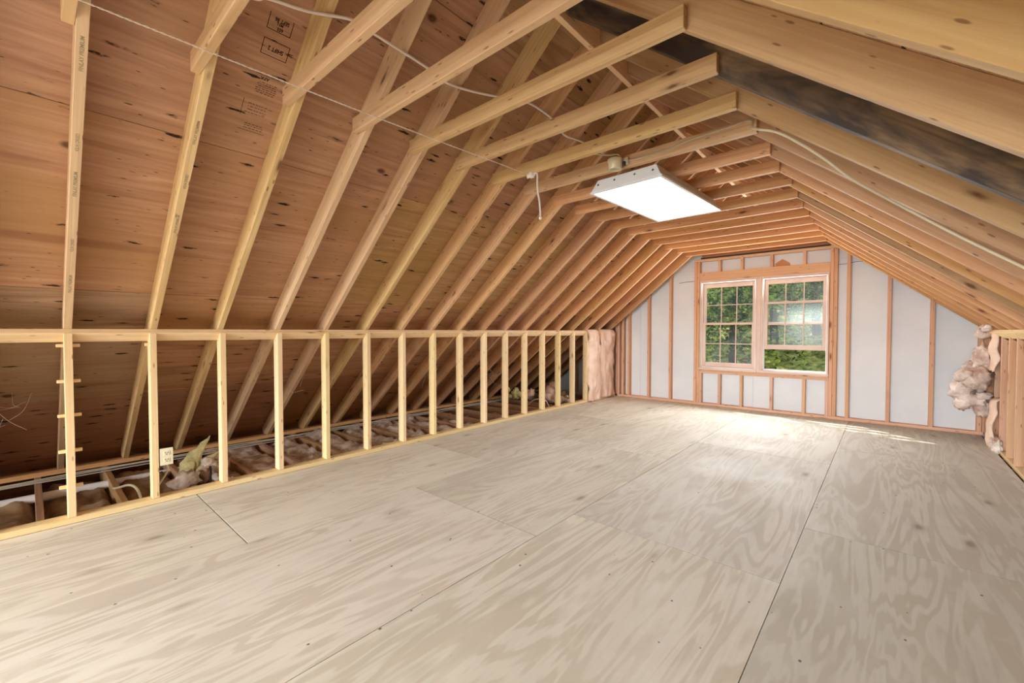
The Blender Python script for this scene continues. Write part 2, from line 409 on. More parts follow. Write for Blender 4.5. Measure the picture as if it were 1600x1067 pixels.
# eave plate under the rafter feet, both sides, and closed eaves
for s in (0, 1):
    f = (lambda X: X) if s == 0 else (lambda X: 2 * XC - X)
    xs = sorted((f(-5.28), f(-5.369)))
    board('eave_plate', 'Y', xs, (YR, GY + .06), (-.0155, .0225), M['joist'], roof, (1.35, 1.2, 1.05))
    xs = sorted((f(-5.56), f(-5.54)))
    board('fascia_board', 'Y', xs, (YR, 7.4), (-.205, .05), M['joist'], roof, (.6, .5, .45))

# ---- left knee wall
kw = empty('wall_left', (-3.85, 3, 0)); tag(kw, 'low open stud knee wall along the left eave', kind='structure')
board('bottom_plate', 'Y', (-3.889, -3.797), (YR, 6.0), (.0005, .038), M['stud'], kw, (.97, .93, .92))
board('bottom_plate', 'Y', (-3.889, -3.80), (6.003, GY - .01), (.0005, .038), M['stud'], kw, (.97, .93, .92))
pm = prism_mesh([(-.0445, -.038), (.0445, -.038), (.0445, -.0005), (-.0445, -.0005)], -2.4, 2.4); 
def slope_plate(parent, s, y0, y1, color):
    L = y1 - y0; me = box_mesh(L, .089, .037, M['stud'])
    uc, vc = -.0445, -.0195
    X = KX + uc * CA - vc * SA; Z = KZ + uc * SA + vc * CA
    if s: X = 2 * XC - X
    b = Matrix(((0, -CA, -SA), (1, 0, 0), (0, -SA, CA))) if s == 0 else Matrix(((0, CA, SA), (1, 0, 0), (0, -SA, CA)))
    if s: b = Matrix(((0, -CA, SA), (1, 0, 0), (0, SA, CA)))
    return put('top_plate', me, None, parent, (X, (y0 + y1) / 2, Z), b.to_euler(), color)
slope_plate(kw, 0, YR, 3.62, (1.0, .95, .88)); slope_plate(kw, 0, 3.623, 7.245, (1.02, .96, .92))
zt = lambda X: KZ - .0385 * CA + S * (X - (KX + .0385 * SA)) - .001
stud_poly = [(.039, 0), (.039, .087), (zt(-3.888), .087), (zt(-3.802), 0)]          # local x up, z = depth
def stud_mesh():
    m = prism_mesh([(p[0], p[1] - .0435) for p in stud_poly], -.019, .019); m.materials.append(M['stud']); return m
sm = stud_mesh(); studs = {}
for i in range(-13, 18):
    y = Y0 + SP * i + random.uniform(-.004, .004)
    o = put('stud', sm, None, kw, (-3.845, y, 0), (0, R(-90), 0), (1, .97, .9) if i > 2 else (1.04, .98, .92)); studs[i] = o
pegm = box_mesh(.105, .02, .02, M['stud'])
for z in (1.112, .89, .676, .453, .23):
    put('peg', pegm, None, studs[0], (-3.83, studs[0].location.y, z), (0, 0, R(90)), (1.05, .98, .9))
put('peg', box_mesh(.06, .02, .02, M['stud']), None, studs[1], (-3.83, studs[1].location.y - .012, 1.11), (0, 0, R(90)), (1.05, .98, .9))

# ---- right knee wall
kr = empty('wall_right', (.9, 3, 0)); tag(kr, 'low stud knee wall on the right with torn insulation', kind='structure')
slope_plate(kr, 1, YR, 6.9, (1.05, 1.0, .96))
board('bottom_plate', 'Y', (.857, .946), (YR, GY - .01), (-.0155, .02), M['stud'], kr, (.98, .92, .86))
sp2 = [(.0205, 0), (.0205, .087), (zt(-3.945), .087), (zt(-3.858), 0)]
sr = prism_mesh([(p[0], p[1] - .0435) for p in sp2], -.019, .019); sr.materials.append(M['gable_stud'])
ys = [7.2, 7.05, 6.72, 6.38, 6.03, 5.70, 5.34] + [4.94 - .4064 * k for k in range(20)]
for y in ys:
    put('stud', sr, None, kr, (.9015, y, 0), (0, R(-90), math.pi), (1, .95, .88))

# ---- far gable wall: studs, plates, header and white foam sheets behind
gw = empty('wall_back', (XC, GY, 0)); tag(gw, 'far gable wall of pinkish studs over white foam board', kind='structure')
GZ = (GY, GY + .088)
def gst(name, x0, x1, z0, z1, color=(1, .90, .84)):
    """vertical stud with its head cut to the roof line"""
    z1a, z1b = min(z1, under(x0) + .10), min(z1, under(x1) + .10)
    me = prism_mesh([(x0, z0), (x1, z0), (x1, z1b), (x0, z1a)], GZ[0], GZ[1], .0015)
    # turn so that local x runs up the stud
    me.transform(Matrix.Translation((-(x0 + x1) / 2, -(GZ[0] + GZ[1]) / 2, 0)))
    me.transform(Matrix.Rotation(R(90), 4, 'Y'))
    return put(name, me, M['gable_stud'], gw, ((x0 + x1) / 2, (GZ[0] + GZ[1]) / 2, 0), (0, R(-90), 0), color)
board('bottom_plate', 'X', (-3.80, .855), GZ, (.0005, .0375), M['gable_stud'], gw, (1, .95, .92))
for x0, x1 in ((-3.80, -3.762), (-3.758, -3.72), (-3.672, -3.634), (-3.56, -3.522), (-3.185, -3.147), (-2.80, -2.762), (-.409, -.371), (.002, .040), (.398, .436), (.80, .838), (.842, .88),
               (-4.3, -4.262), (-4.7, -4.662), (1.3, 1.338)):
    gst('stud', x0, x1, .038 if -3.8 < x0 < .85 else -.01, 3.2)
for x0, x1 in ((-2.387, -2.345), (-2.342, -2.300), (-.590, -.552), (-.549, -.508)):
    gst('king_stud', x0, x1, .038, 2.333)
board('top_plate', 'X', (-2.387, -.508), GZ, (2.334, 2.370), M['gable_stud'], gw)
board('header', 'X', (-2.299, -.591), GZ, (2.022, 2.150), M['gable_stud'], gw, (1, .96, .92))
board('sill_plate', 'X', (-2.299, -.591), GZ, (.522, .560), M['gable_stud'], gw, (1, .94, .92))
for x in (-2.28, -1.992, -1.678, -1.274, -.874, -.61):
    board('cripple_stud', 'Z', (x - .019, x + .019), GZ, (.038, .5215), M['gable_stud'], gw)
for x in (-2.003, -1.686, -1.288, -.884):
    board('cripple_stud', 'Z', (x - .019, x + .019), GZ, (2.1505, 2.3335), M['gable_stud'], gw)
GB = GY + .089; WX0, WX1, WZ0, WZ1 = -2.298, -.592, .562, 2.02
def foam(x0, x1, z0, z1):
    p = under_roof([(x0 + .001, z0), (x1 - .001, z0), (x1 - .001, z1), (x0 + .001, z1)], RD - .002)
    if len(p) > 2: put('foam_sheet', prism_mesh(p, GB, GB + .025, 0), M['foam'], gw)
for a in ((-5.5, -4.0), (-4.0, -3.35), (-3.35, -2.298), (-.592, -.36), (-.36, .86), (.86, 2.4)):
    foam(*a, -.2, 2.2 if a == (-3.35, -2.298) or a == (-.592, -.36) else 4)
foam(-2.298, -1.53, -.2, WZ0); foam(-1.53, -.592, -.2, WZ0)
foam(-2.298, -1.70, WZ1, 2.372); foam(-1.70, -.592, WZ1, 2.372); foam(-3.35, -2.298, 2.2015, 4); foam(-.592, -.36, 2.2015, 4)
def ext(x0, x1, z0, z1, m, y0, y1, name='sheathing_panel', par=None):
    p = under_roof([(x0, z0), (x1, z0), (x1, z1), (x0, z1)], RD - .002)
    if len(p) > 2: put(name, prism_mesh(p, y0, y1, 0), m, par or gw)
ext(-2.297, -.593, 2.373, 4, M['card'], GB, GB + .02)
for a in ((-5.5, WX0, -3, 4), (WX1, 2.5, -3, 4), (WX0, WX1, -3, WZ0), (WX0, WX1, WZ1, 4)):
    ext(*a, M['siding'], GB + .028, GB + .05, 'siding_panel')
ext(-2.3, -.6, 2.375, 2.40, M['dark'], GB - .05, GB - .002, 'gap_strip')

# ---- rear gable behind the camera: a wall with a wide window opening added to bring in light
rw = empty('wall_front', (XC, YR, 0)); tag(rw, 'rear gable wall behind the camera with an added wide light opening', kind='structure')
for a in ((-5.5, -3.05, -.2, 4), (.05, 2.5, -.2, 4), (-3.05, .05, -.2, .45), (-3.05, .05, 2.25, 4)):
    ext(*a, M['foam'], YR - .06, YR - .02, 'foam_sheet', rw)

# ---- the window pair
def sash(win, x0, x1, z0, z1, y, rails, mull, gm, nx=3, nz=2, st=.045):
    """x0..z1 outer size, rails=(bottom, top) heights"""
    sa = empty('sash', ((x0 + x1) / 2, y, z0)); adopt(sa, win)
    t = .033; wf = M['winframe']
    board('stile', 'Z', (x0, x0 + st), (y - t / 2, y + t / 2), (z0, z1), wf, sa); board('stile', 'Z', (x1 - st, x1), (y - t / 2, y + t / 2), (z0, z1), wf, sa)
    board('rail', 'X', (x0 + st, x1 - st), (y - t / 2, y + t / 2), (z0, z0 + rails[0]), wf, sa)
    board('rail', 'X', (x0 + st, x1 - st), (y - t / 2, y + t / 2), (z1 - rails[1], z1), wf, sa)
    gx0, gx1, gz0, gz1 = x0 + st, x1 - st, z0 + rails[0], z1 - rails[1]; mw = .012
    for k in range(1, nx):
        xm = gx0 + (gx1 - gx0) * k / nx
        board('muntin', 'Z', (xm - mw / 2, xm + mw / 2), (y - .011, y + .011), (gz0, gz1), wf, sa, bev=.002)
    for k in range(1, nz):
        zm = gz0 + (gz1 - gz0) * k / nz
        board('muntin', 'X', (gx0, gx1), (y - .0115, y + .0115), (zm - mw / 2, zm + mw / 2), wf, sa, bev=.002)
    for a in range(nx):
        for b in range(nz):
            xa, xb = gx0 + (gx1 - gx0) * a / nx, gx0 + (gx1 - gx0) * (a + 1) / nx
            za, zb = gz0 + (gz1 - gz0) * b / nz, gz0 + (gz1 - gz0) * (b + 1) / nz
            put('pane', box_mesh(xb - xa - .001, .003, zb - za - .001, gm, 0), None, sa, ((xa + xb) / 2, y, (za + zb) / 2))
    return sa
def window(name, label, x0, x1, lift, gm):
    wnd = empty(name, ((x0 + x1) / 2, GY + .05, .585)); tag(wnd, label, kind='structure')
    fy = (GY - .004, GY + .15); wf = M['winframe']; z0, z1 = .588, 2.0
    board('jamb', 'Z', (x0, x0 + .022), fy, (z0, z1), wf, wnd); board('jamb', 'Z', (x1 - .022, x1), fy, (z0, z1), wf, wnd)
    board('head_jamb', 'X', (x0 + .022, x1 - .022), fy, (z1 - .022, z1), wf, wnd)
    board('sill', 'X', (x0 + .022, x1 - .022), (GY + .03, GY + .17), (z0, .632), M['vinyl'], wnd)
    board('stool', 'X', (x0 - .005, x1 + .005), (GY - .022, GY + .03), (z0 - .004, .616), wf, wnd)
    for xa in (x0 + .022, x1 - .034):
        board('stop_bead', 'Z', (xa, xa + .012), (GY + .022, GY + .034), (.632, z1 - .022), M['vinyl'], wnd)
        board('track_liner', 'Z', (xa, xa + .008), (GY + .035, GY + .12), (.632, z1 - .0225), M['vinyl'], wnd, bev=0)
    a, b = x0 + .031, x1 - .031
    up = sash(wnd, a, b, 1.306, 1.976, GY + .10, (.034, .072), 0, gm)
    lo = sash(wnd, a, b, .634 + lift, 1.340 + lift, GY + .058, (.068, .034), 0, gm)
    lk = put('sash_lock', box_mesh(.05, .022, .014, M['dark']), None, wnd, ((a + b) / 2, GY + .05, 1.347 + lift))
    return wnd
window('window_1', 'closed double hung sash window, left of the pair', -2.294, -1.470, 0, M['glass'])
window('window_2', 'double hung window with its lower sash raised, right of the pair', -1.416, -.596, .300, M['glass2'])
board('trim_1', 'Z', (-1.4695, -1.4165), (GY - .006, GY + .15), (.584, 2.0), M['winframe']); tag(bpy.data.objects['trim_1'], 'pinkish mullion post between the two windows', kind='structure')
tr2 = board('trim_2', 'X', (-2.297, -.593), (GY + .001, GY + .15), (2.0005, 2.0215), M['winframe']); tag(tr2, 'thin shim strip above the window pair', kind='structure')
tr3 = board('trim_3', 'X', (-2.297, -.593), (GY + .001, GY + .15), (.5605, .5835), M['gable_stud']); tag(tr3, 'wooden shim strip under the window sills', kind='structure')

# ================================================================== THINGS
# ---- ceiling light: shallow white troffer hung under the collar ties
FX = Matrix.Translation((-1.48, 3.60, 0)) @ Matrix.Rotation(R(-2.9), 4, 'Z')
lt = empty('ceiling_light', (-1.48, 3.60, 2.41)); tag(lt, 'white rectangular fluorescent light fixture under the collar ties', 'ceiling light')
def fx(name, v, f, mat, par=None): return put(name, pyd([FX @ Vector(q) for q in v], f), mat, par or lt)
a, b = .30, .605; c, d = .245, .575; zb, zm, zt_ = 2.303, 2.318, 2.4065
BOXF = [(0, 1, 2, 3), (7, 6, 5, 4), (4, 5, 1, 0), (5, 6, 2, 1), (6, 7, 3, 2), (7, 4, 0, 3)]
def frust(x0, y0, z0, x1, y1, z1): return [(-x1, -y1, z1), (x1, -y1, z1), (x1, y1, z1), (-x1, y1, z1), (-x0, -y0, z0), (x0, -y0, z0), (x0, y0, z0), (-x0, y0, z0)]
fx('housing', frust(a - .012, b - .012, zm, c, d, zt_), BOXF, M['white'])
fr = []
for (x0, x1, y0, y1) in ((-a, a, -b, -b + .022), (-a, a, b - .022, b), (-a, -a + .022, -b + .022, b - .022), (a - .022, a, -b + .022, b - .022)):
    v = [(x0, y0, zm), (x1, y0, zm), (x1, y1, zm), (x0, y1, zm), (x0, y0, zb), (x1, y0, zb), (x1, y1, zb), (x0, y1, zb)]
    fx('frame_rail', v, BOXF, M['white'])
x0, y0 = a - .0225, b - .0225
fx('diffuser', [(-x0, -y0, .012 + zb), (x0, -y0, .012 + zb), (x0, y0, .012 + zb), (-x0, y0, .012 + zb), (-x0, -y0, zb + .004), (x0, -y0, zb + .004), (x0, y0, zb + .004), (-x0, y0, zb + .004)], BOXF, M['lens'])
fx('end_plate', [(-a + .01, -b + .002, zm + .001), (a - .01, -b + .002, zm + .001), (c, -d - .004, zt_ - .001), (-c, -d - .004, zt_ - .001),
                 (-a + .01, -b + .008, zm + .001), (a - .01, -b + .008, zm + .001), (c, -d + .002, zt_ - .001), (-c, -d + .002, zt_ - .001)], BOXF, M['white'])
for k, x in enumerate((-.235, -.09, .08, .225)):
    yy = -b + .010 - .002; zz = 2.372 if 0 < k < 3 else 2.366
    for (sx, sz) in ((.009, .003), (.003, .009)):
        yf = -b + .002 + (zz - zm) / (zt_ - zm) * (b - .002 - d - .004)
        v = [(x - sx, yf - .002, zz + sz), (x + sx, yf - .002, zz + sz), (x + sx, yf + .002, zz + sz), (x - sx, yf + .002, zz + sz),
             (x - sx, yf - .002, zz - sz), (x + sx, yf - .002, zz - sz), (x + sx, yf + .002, zz - sz), (x - sx, yf + .002, zz - sz)]
        fx('screw', v, BOXF, M['dark'])
# ---- lamp holder on the tie in front of the light
ty7 = rafters[(7, 0)].location.y - .0385 - .019
def lathe(prof, n=24):
    v, f = [], []
    for (r, z) in prof:
        for j in range(n): v.append((r * math.cos(2 * math.pi * j / n), r * math.sin(2 * math.pi * j / n), z))
    for i in range(len(prof) - 1):
        for j in range(n): f.append((i * n + j, i * n + (j + 1) % n, (i + 1) * n + (j + 1) % n, (i + 1) * n + j))
    f.append(tuple(range(n))[::-1]); f.append(tuple((len(prof) - 1) * n + j for j in range(n))); return pyd(v, f, True)
lh = empty('lamp_holder', (-1.525, ty7 - .03, 2.47)); tag(lh, 'beige bulbless lamp holder on a collar tie beside the light fixture', 'lamp holder')
LX = -1.525
put('collar', lathe([(.050, .0), (.056, -.004), (.057, -.02), (.052, -.03), (.050, -.075), (.047, -.08), (.033, -.08), (.030, -.03), (.004, -.03)]), M['porcelain'], lh, (LX, ty7 - .058, 2.475))
put('socket_contact', lathe([(.028, -.034), (.028, -.05), (.010, -.05)]), M['dark'], lh, (LX, ty7 - .058, 2.475))
put('bracket', box_mesh(.05, .03, .05, M['porcelain']), None, lh, (LX + .06, ty7 - .016, 2.455))
put('pull_switch', box_mesh(.018, .02, .03, M['dark']), None, lh, (LX + .062, ty7 - .04, 2.43))

# ---- cables and cords
def strand(name, pts, r, mat, label, cat, sides=8, k=6, flat=1.0):
    o = put(name, tube_mesh(catmull(pts, k), r, sides, flat), mat); tag(o, label, cat); return o
def raft_under(X, y, off): # a point just under the left rafters
    return (X + off * SA, y, under(X) - off * CA)
ca = [(-2.10, .2), (-2.09, .634), (-2.066, .718), (-2.04, .88), (-1.99, 1.075), (-1.992, 1.197), (-2.005, 1.53), (-2.019, 1.683), (-2.0, 1.856), (-1.956, 2.063), (-1.906, 2.314), (-1.908, 2.618), (-1.946, 2.825), (-1.93, 3.037), (-1.92, 3.4)]
pts = [raft_under(X, y, .012 + (.012 if k in (5, 9, 12) else 0)) for k, (X, y) in enumerate(ca)]
strand('electrical_cable', pts, .0075, M['cord'], 'flat cream electrical cable running along the left rafters above the collar ties', 'cable', flat=.6)
cb = [(LX + .06, ty7 - .012, 2.47), (-1.40, ty7 - .010, 2.452), (-1.18, ty7 - .009, 2.455), (-.98, ty7 - .009, 2.478), (-.80, ty7 - .009, 2.486), (-.64, ty7 - .012, 2.487)]
def rr_(X, y, off): return (X - off * SA, y, under(X) - off * CA)
cb += [rr_(-.56, 2.70, .03), rr_(-.45, 2.65, .012), rr_(-.354, 2.66, .012), rr_(-.25, 2.72, .016), rr_(-.123, 2.81, .03), rr_(.0, 2.92, .02), rr_(.075, 2.985, .014), rr_(.263, 3.035, .014), rr_(.47, 3.04, .014), rr_(.72, 3.04, .012)]
strand('electrical_cable', cb, .0075, M['cable'], 'cream electrical cable sagging from a collar tie down across the right rafters', 'cable', flat=.6)
strand('electrical_cable', [(LX + .03, ty7 - .05, 2.475), (LX + .02, ty7 - .06, 2.50), (LX - .06, ty7 - .07, 2.515), (LX - .16, ty7 - .2, 2.52), (LX - .2, ty7 - .36, 2.515)], .006, M['cable'], 'short cream cable arching into the lamp holder', 'cable')
# twisted pull string drawn along under the ties, and its hanging cord
sp_ = []
A, B = Vector((-2.22, -.5, 2.398)), Vector((-2.069, 2.56, 2.398))
tw = empty('pull_string', B); tag(tw, 'thin twisted white string stretched under the collar ties, its end dangling', 'string')
for ph in (0, math.pi):
    pts = []
    for k in range(361):
        t = k / 360; p = A.lerp(B, t); an = t * 2 * math.pi * 60 + ph
        pts.append(p + Vector((math.cos(an) * .0022, 0, math.sin(an) * .0022 - .018 * math.sin(math.pi * t))))
    put('twisted_ply', tube_mesh(pts, .0017, 5), M['cord'], tw)
put('hanging_cord', tube_mesh(catmull([(-2.06, 2.56, 2.392), (-2.02, 2.553, 2.398), (-1.992, 2.548, 2.385), (-1.99, 2.548, 2.32), (-1.983, 2.548, 2.24), (-1.972, 2.548, 2.19), (-1.963, 2.548, 2.12), (-1.96, 2.548, 2.06)], 6), .0065, 7), M['cord'], tw)
def ball(r, seed=0, amp=0, sub=2, scl=(1, 1, 1), freq=4):
    bm = bmesh.new(); bmesh.ops.create_icosphere(bm, subdivisions=sub, radius=1)
    for v in bm.verts:
        n_ = 1 + amp * noise.fractal(v.co * freq * .5 + Vector((seed * 3.1, seed, 0)), .8, 2.0, 4)
        v.co = Vector((v.co.x * scl[0], v.co.y * scl[1], v.co.z * scl[2])) * r * n_
    return bm_mesh(bm, 'b', True)
put('end_knot', ball(.013, 1, .2), M['cord'], tw, (-1.96, 2.548, 2.048)); put('top_knot', ball(.028, 2, .5, 3, (1.3, .8, .7)), M['cord'], tw, (-2.055, 2.553, 2.39))
# loose strands along the eave
for k, (x, z, r, lab) in enumerate(((-5.16, .012, .006, 'pale cable lying nearest the eave plate across the joists'), (-5.11, .01, .0055, 'grey cable lying second from the eave plate across the joists'),
                                    (-5.05, .008, .005, 'thin grey cable lying third from the eave plate across the joists'))):
    pts = [(x + .05 * noise.noise(Vector((k * 9.1, j * .8, 0))), -1.0 + j * .42, -.016 + r + abs(.02 * noise.noise(Vector((j * 1.1, k * 5.0, 2))))) for j in range(19)]
    strand('eave_cable', pts, r, M['greycable' if k else 'cable'], lab, 'cable')
strand('loose_cable', [(-4.5, .42, -.02), (-4.3, .42, .03), (-4.15, .47, .075), (-4.05, .50, .06), (-3.98, .52, -.03)], .009, M['cable'], 'white cable looping over a joist left of the outlet', 'cable')
strand('outlet_cable', [(-3.83, .635, .26), (-3.85, .64, .20), (-3.9, .60, .10), (-3.98, .58, -.0), (-4.1, .60, -.05)], .006, M['cable'], 'white cable dropping from the outlet into the eave', 'cable')
strand('dark_cable', [(-4.4, 1.02, -.03), (-4.3, 1.0, .05), (-4.15, .97, .06), (-4.0, .93, -.02)], .008, M['dark'], 'dark cable over the torn batt beside the third stud', 'cable')
strand('hanging_wire', [(-4.45, 5.42, .05), (-4.4, 5.40, -.0), (-4.25, 5.38, .10), (-4.05, 5.38, .12), (-3.98, 5.4, .02), (-3.95, 5.36, -.02)], .007, M['cord'], 'pale loose wire tangled between far studs', 'wire')
# ---- outlet on the second stud
oy = studs[1].location.y
ot = empty('wall_outlet', (-3.80, oy + .055, .32)); tag(ot, 'ivory duplex outlet fixed beside the second stud', 'outlet')
put('outlet_box', box_mesh(.06, .052, .10, M['dark']), None, ot, (-3.834, oy + .048, .32))
pl = put('cover_plate', box_mesh(.006, .072, .118, M['ivory']), None, ot, (-3.798, oy + .060, .32))
for z in (.344, .296):
    f_ = put('socket_face', box_mesh(.004, .034, .030, M['ivory'], .001), None, pl, (-3.794, oy + .060, z))
    for dy in (-.007, .007): put('slot', box_mesh(.002, .0025, .009, M['dark'], 0), None, f_ if False else pl, (-3.7915, oy + .060 + dy, z + .004))
    put('slot', box_mesh(.002, .005, .005, M['dark'], 0), None, pl, (-3.7915, oy + .060, z - .008))
# ---- pipe along the eave
pipe = strand('eave_pipe', [(-4.86, -1.2, -.075), (-4.86, .0, -.075), (-4.86, .62, -.075), (-4.86, 1.3, -.08)], .034, M['pvc'], 'white pipe lying low along the eave behind the first studs', 'pipe', 14)

# ---- insulation in the eave bays
def lump(x0, x1, y0, y1, zb, top, amp, seed, nx=26, ny=12, freq=6):
    v, f = [], []
    for i in range(nx + 1):
        for j in range(ny + 1):
            x = x0 + (x1 - x0) * i / nx; y = y0 + (y1 - y0) * j / ny
            e = min(1, min(i, nx - i) / 2.5) * min(1, min(j, ny - j) / 1.5)
            h = top + amp * noise.fractal(Vector((x * freq, y * freq, seed * 7.7)), .7, 2.0, 4)
            cr = .5 * amp * abs(noise.noise(Vector((x * 11, y * 11, seed))))
            v.append((x + .015 * noise.noise(Vector((x * 9, y * 9, seed + 40))), y, zb + (max(h - cr, zb + .02) - zb) * (.25 + .75 * e)))
    for i in range(nx):
        for j in range(ny): f.append((i * (ny + 1) + j, (i + 1) * (ny + 1) + j, (i + 1) * (ny + 1) + j + 1, i * (ny + 1) + j + 1))
    b0 = len(v)
    ring = [i * (ny + 1) for i in range(nx + 1)] + [nx * (ny + 1) + j for j in range(1, ny + 1)] + [i * (ny + 1) + ny for i in range(nx - 1, -1, -1)] + [j for j in range(ny - 1, 0, -1)]
    for k in ring: v.append((v[k][0], v[k][1], zb))
    n = len(ring)
    for k in range(n): f.append((ring[k], ring[(k + 1) % n], b0 + (k + 1) % n, b0 + k))
    f.append(tuple(range(b0, b0 + n))[::-1])
    me = pyd(v, f, True); return me
for k in range(0, 17):
    y0_, y1_ = .03 + SP * (k - 1) + .021, .03 + SP * k - .021
    top = (-.10, -.085, -.06, -.05, -.045, -.04, -.035, -.04, -.045, -.055, -.09, -.10, -.10, -.10, -.10, -.11, -.11)[k]
    mat = M['dusty'] if k < 4 else M['fluff'] if k < 12 else M['dusty']
    o = put('eave_insulation_batt', lump(-5.3, -3.86, y0_, y1_, -.203, top, .05 if k < 5 else .07, k, freq=3.2 if k < 5 else 5), mat)
    tag(o, ('dusty brown' if mat is M['dusty'] else 'pale fluffy') + ' insulation batt in the %s joist bay from the left along the eave' % ordinal(k + 1), 'insulation', 'insulation in the left eave')
def wad(n, rad, spread, seed):
    rn = random.Random(seed); bm = bmesh.new()
    for k in range(n):
        m_ = ball(rad * rn.uniform(.55, 1.1), seed + k, .4, 3, (rn.uniform(.6, 1.1), rn.uniform(.6, 1.1), rn.uniform(.5, 1.0)), 5)
        m_.transform(Matrix.Translation((rn.gauss(0, 1) * spread[0], rn.gauss(0, 1) * spread[1], rn.gauss(0, 1) * spread[2])) @ Matrix.Rotation(rn.uniform(0, 6), 4, Vector((rn.random(), rn.random(), rn.random())))); bm.from_mesh(m_)
    for f_ in bm.faces: f_.smooth = True
    me = bpy.data.meshes.new('wad'); bm.to_mesh(me); bm.free(); return me
def flake(name, loc, size, seed, mat, label, scl=(1, 1, .6), amp=.55, rot=(0, 0, 0), sub=4, freq=5):
    o = put(name, wad(9, size * .62, (size * .42 * scl[0], size * .42 * scl[1], size * .36 * scl[2]), seed), mat, None, loc, rot); tag(o, label, 'insulation'); return o
flake('torn_batt', (-4.28, 1.0, .02), .15, 3, M['fluff'], 'crumpled paper batt piece heaped behind the third stud', (1.1, .85, .62), .35)
flake('torn_batt', (-4.0, 1.05, -.05), .09, 23, M['kraft'], 'shredded pinkish paper lying by the third stud', (1.0, 1.1, .45), .8, freq=9)
flake('insulation_tuft', (-4.0, 5.85, .05), .10, 5, M['fluff'], 'small white insulation tuft between far studs on the plate edge', (.8, .8, .8), .35)
flake('insulation_heap', (-4.45, 5.95, .10), .22, 8, M['kraft'], 'pinkish insulation heap in the far left corner of the eave', (1.1, 1.0, .95), .3)
flake('insulation_heap', (-4.85, 5.6, .10), .13, 9, M['yellow'], 'small tan insulation wad beside the pinkish heap', (1, 1, 1), .35)
flake('insulation_heap', (-4.2, 6.15, .0), .14, 12, M['dusty'], 'dark dusty insulation wad under the pinkish heap', (1, .9, .7), .6)
# yellow-green tuft with a torn pointed tip
v, f = [], []; NS = 14; NU = 9
tuft = empty('yellow_tuft', (-4.4, .86, -.03)); tag(tuft, 'pale yellow fibre tuft pointing up behind the outlet', 'insulation')
for q, (bx, tipp, wid) in enumerate((((-4.36, .82, -.02), (-4.52, 1.06, .27), .085), ((-4.33, .84, -.03), (-4.46, .93, .17), .06), ((-4.34, .86, -.04), (-4.38, 1.10, .14), .07), ((-4.28, .84, -.03), (-4.22, .94, -.10), .06))):
    pts = [Vector(bx).lerp(Vector(tipp), t / 8) + Vector((0, 0, .03 * math.sin(t / 8 * 3.1))) for t in range(9)]
    me = tube_mesh(pts, lambda t, w_=wid: w_ * (.35 + .9 * math.sin(math.pi * min(1, t * .9 + .12))) * (1 - t * .9), 9, .35)
    for vv in me.vertices: vv.co += Vector([.02 * noise.noise(vv.co * 18 + Vector((q, k_ * 5, 0))) for k_ in range(3)])
    put('fibre_lobe', me, M['yellow'], tuft)

# ---- kraft batts on the far left of the knee wall (two strips draped over the plate)
def drape(y0, y1, zlo, zhi, xface, seed, amp, ragged=True, ny=22, nz=46, thick=.03, sgn=1):
    v, f = [], []
    for side in (0, 1):
        for i in range(ny + 1):
            for j in range(nz + 1):
                t = i / ny; s_ = j / nz
                yy = y0 + (y1 - y0) * t; zz = zlo + (zhi - zlo) * s_
                if ragged:
                    ed = .03 * noise.noise(Vector((s_ * 9, seed, t * 2)))
                    if t < .12 or t > .88: yy += ed
                    if s_ < .08: zz += .02 * noise.noise(Vector((t * 8, seed, 3)))
                bul = math.sin(math.pi * t) ** .6 * .035
                wr = amp * (1.2 * noise.fractal(Vector((yy * 4, zz * 2.5, seed * 3.3)), .9, 2, 3) - 1.6 * abs(noise.noise(Vector((yy * 6 + zz * 3, zz * 4, seed)))) + 1.0 * abs(noise.noise(Vector((yy * 10 - zz * 2, zz * 3.5, seed + 9)))))
                top = max(0, (s_ - .93) / .07)
                xx = xface + sgn * (bul + wr * .6 + .012 - .05 * top * top)
                v.append((xx - sgn * (thick if side else 0), yy, zz))
    o_ = (ny + 1) * (nz + 1); I = lambda s, i, j: s * o_ + i * (nz + 1) + j
    for i in range(ny):
        for j in range(nz):
            f.append((I(0, i, j), I(0, i + 1, j), I(0, i + 1, j + 1), I(0, i, j + 1))); f.append((I(1, i, j), I(1, i, j + 1), I(1, i + 1, j + 1), I(1, i + 1, j)))
    for i in range(ny):
        for j in (0, nz): f.append((I(0, i, j), I(1, i, j), I(1, i + 1, j), I(0, i + 1, j)))
    for j in range(nz):
        for i in (0, ny): f.append((I(0, i, j), I(0, i, j + 1), I(1, i, j + 1), I(1, i, j)))
    bm = bmesh.new(); m_ = pyd(v, f); bm.from_mesh(m_); return bm_mesh(bm, 'drape', True)
o = put('kraft_batt', drape(6.27, 6.66, .012, 1.235, -3.80, 2, .05), M['kraft']); tag(o, 'pink-tan paper faced batt covering the knee wall end, nearer strip', 'insulation')
o = put('kraft_batt', drape(6.665, 7.17, .03, 1.24, -3.80, 5, .05), M['kraft']); tag(o, 'wrinkled torn paper batt in the corner beside the gable wall', 'insulation')
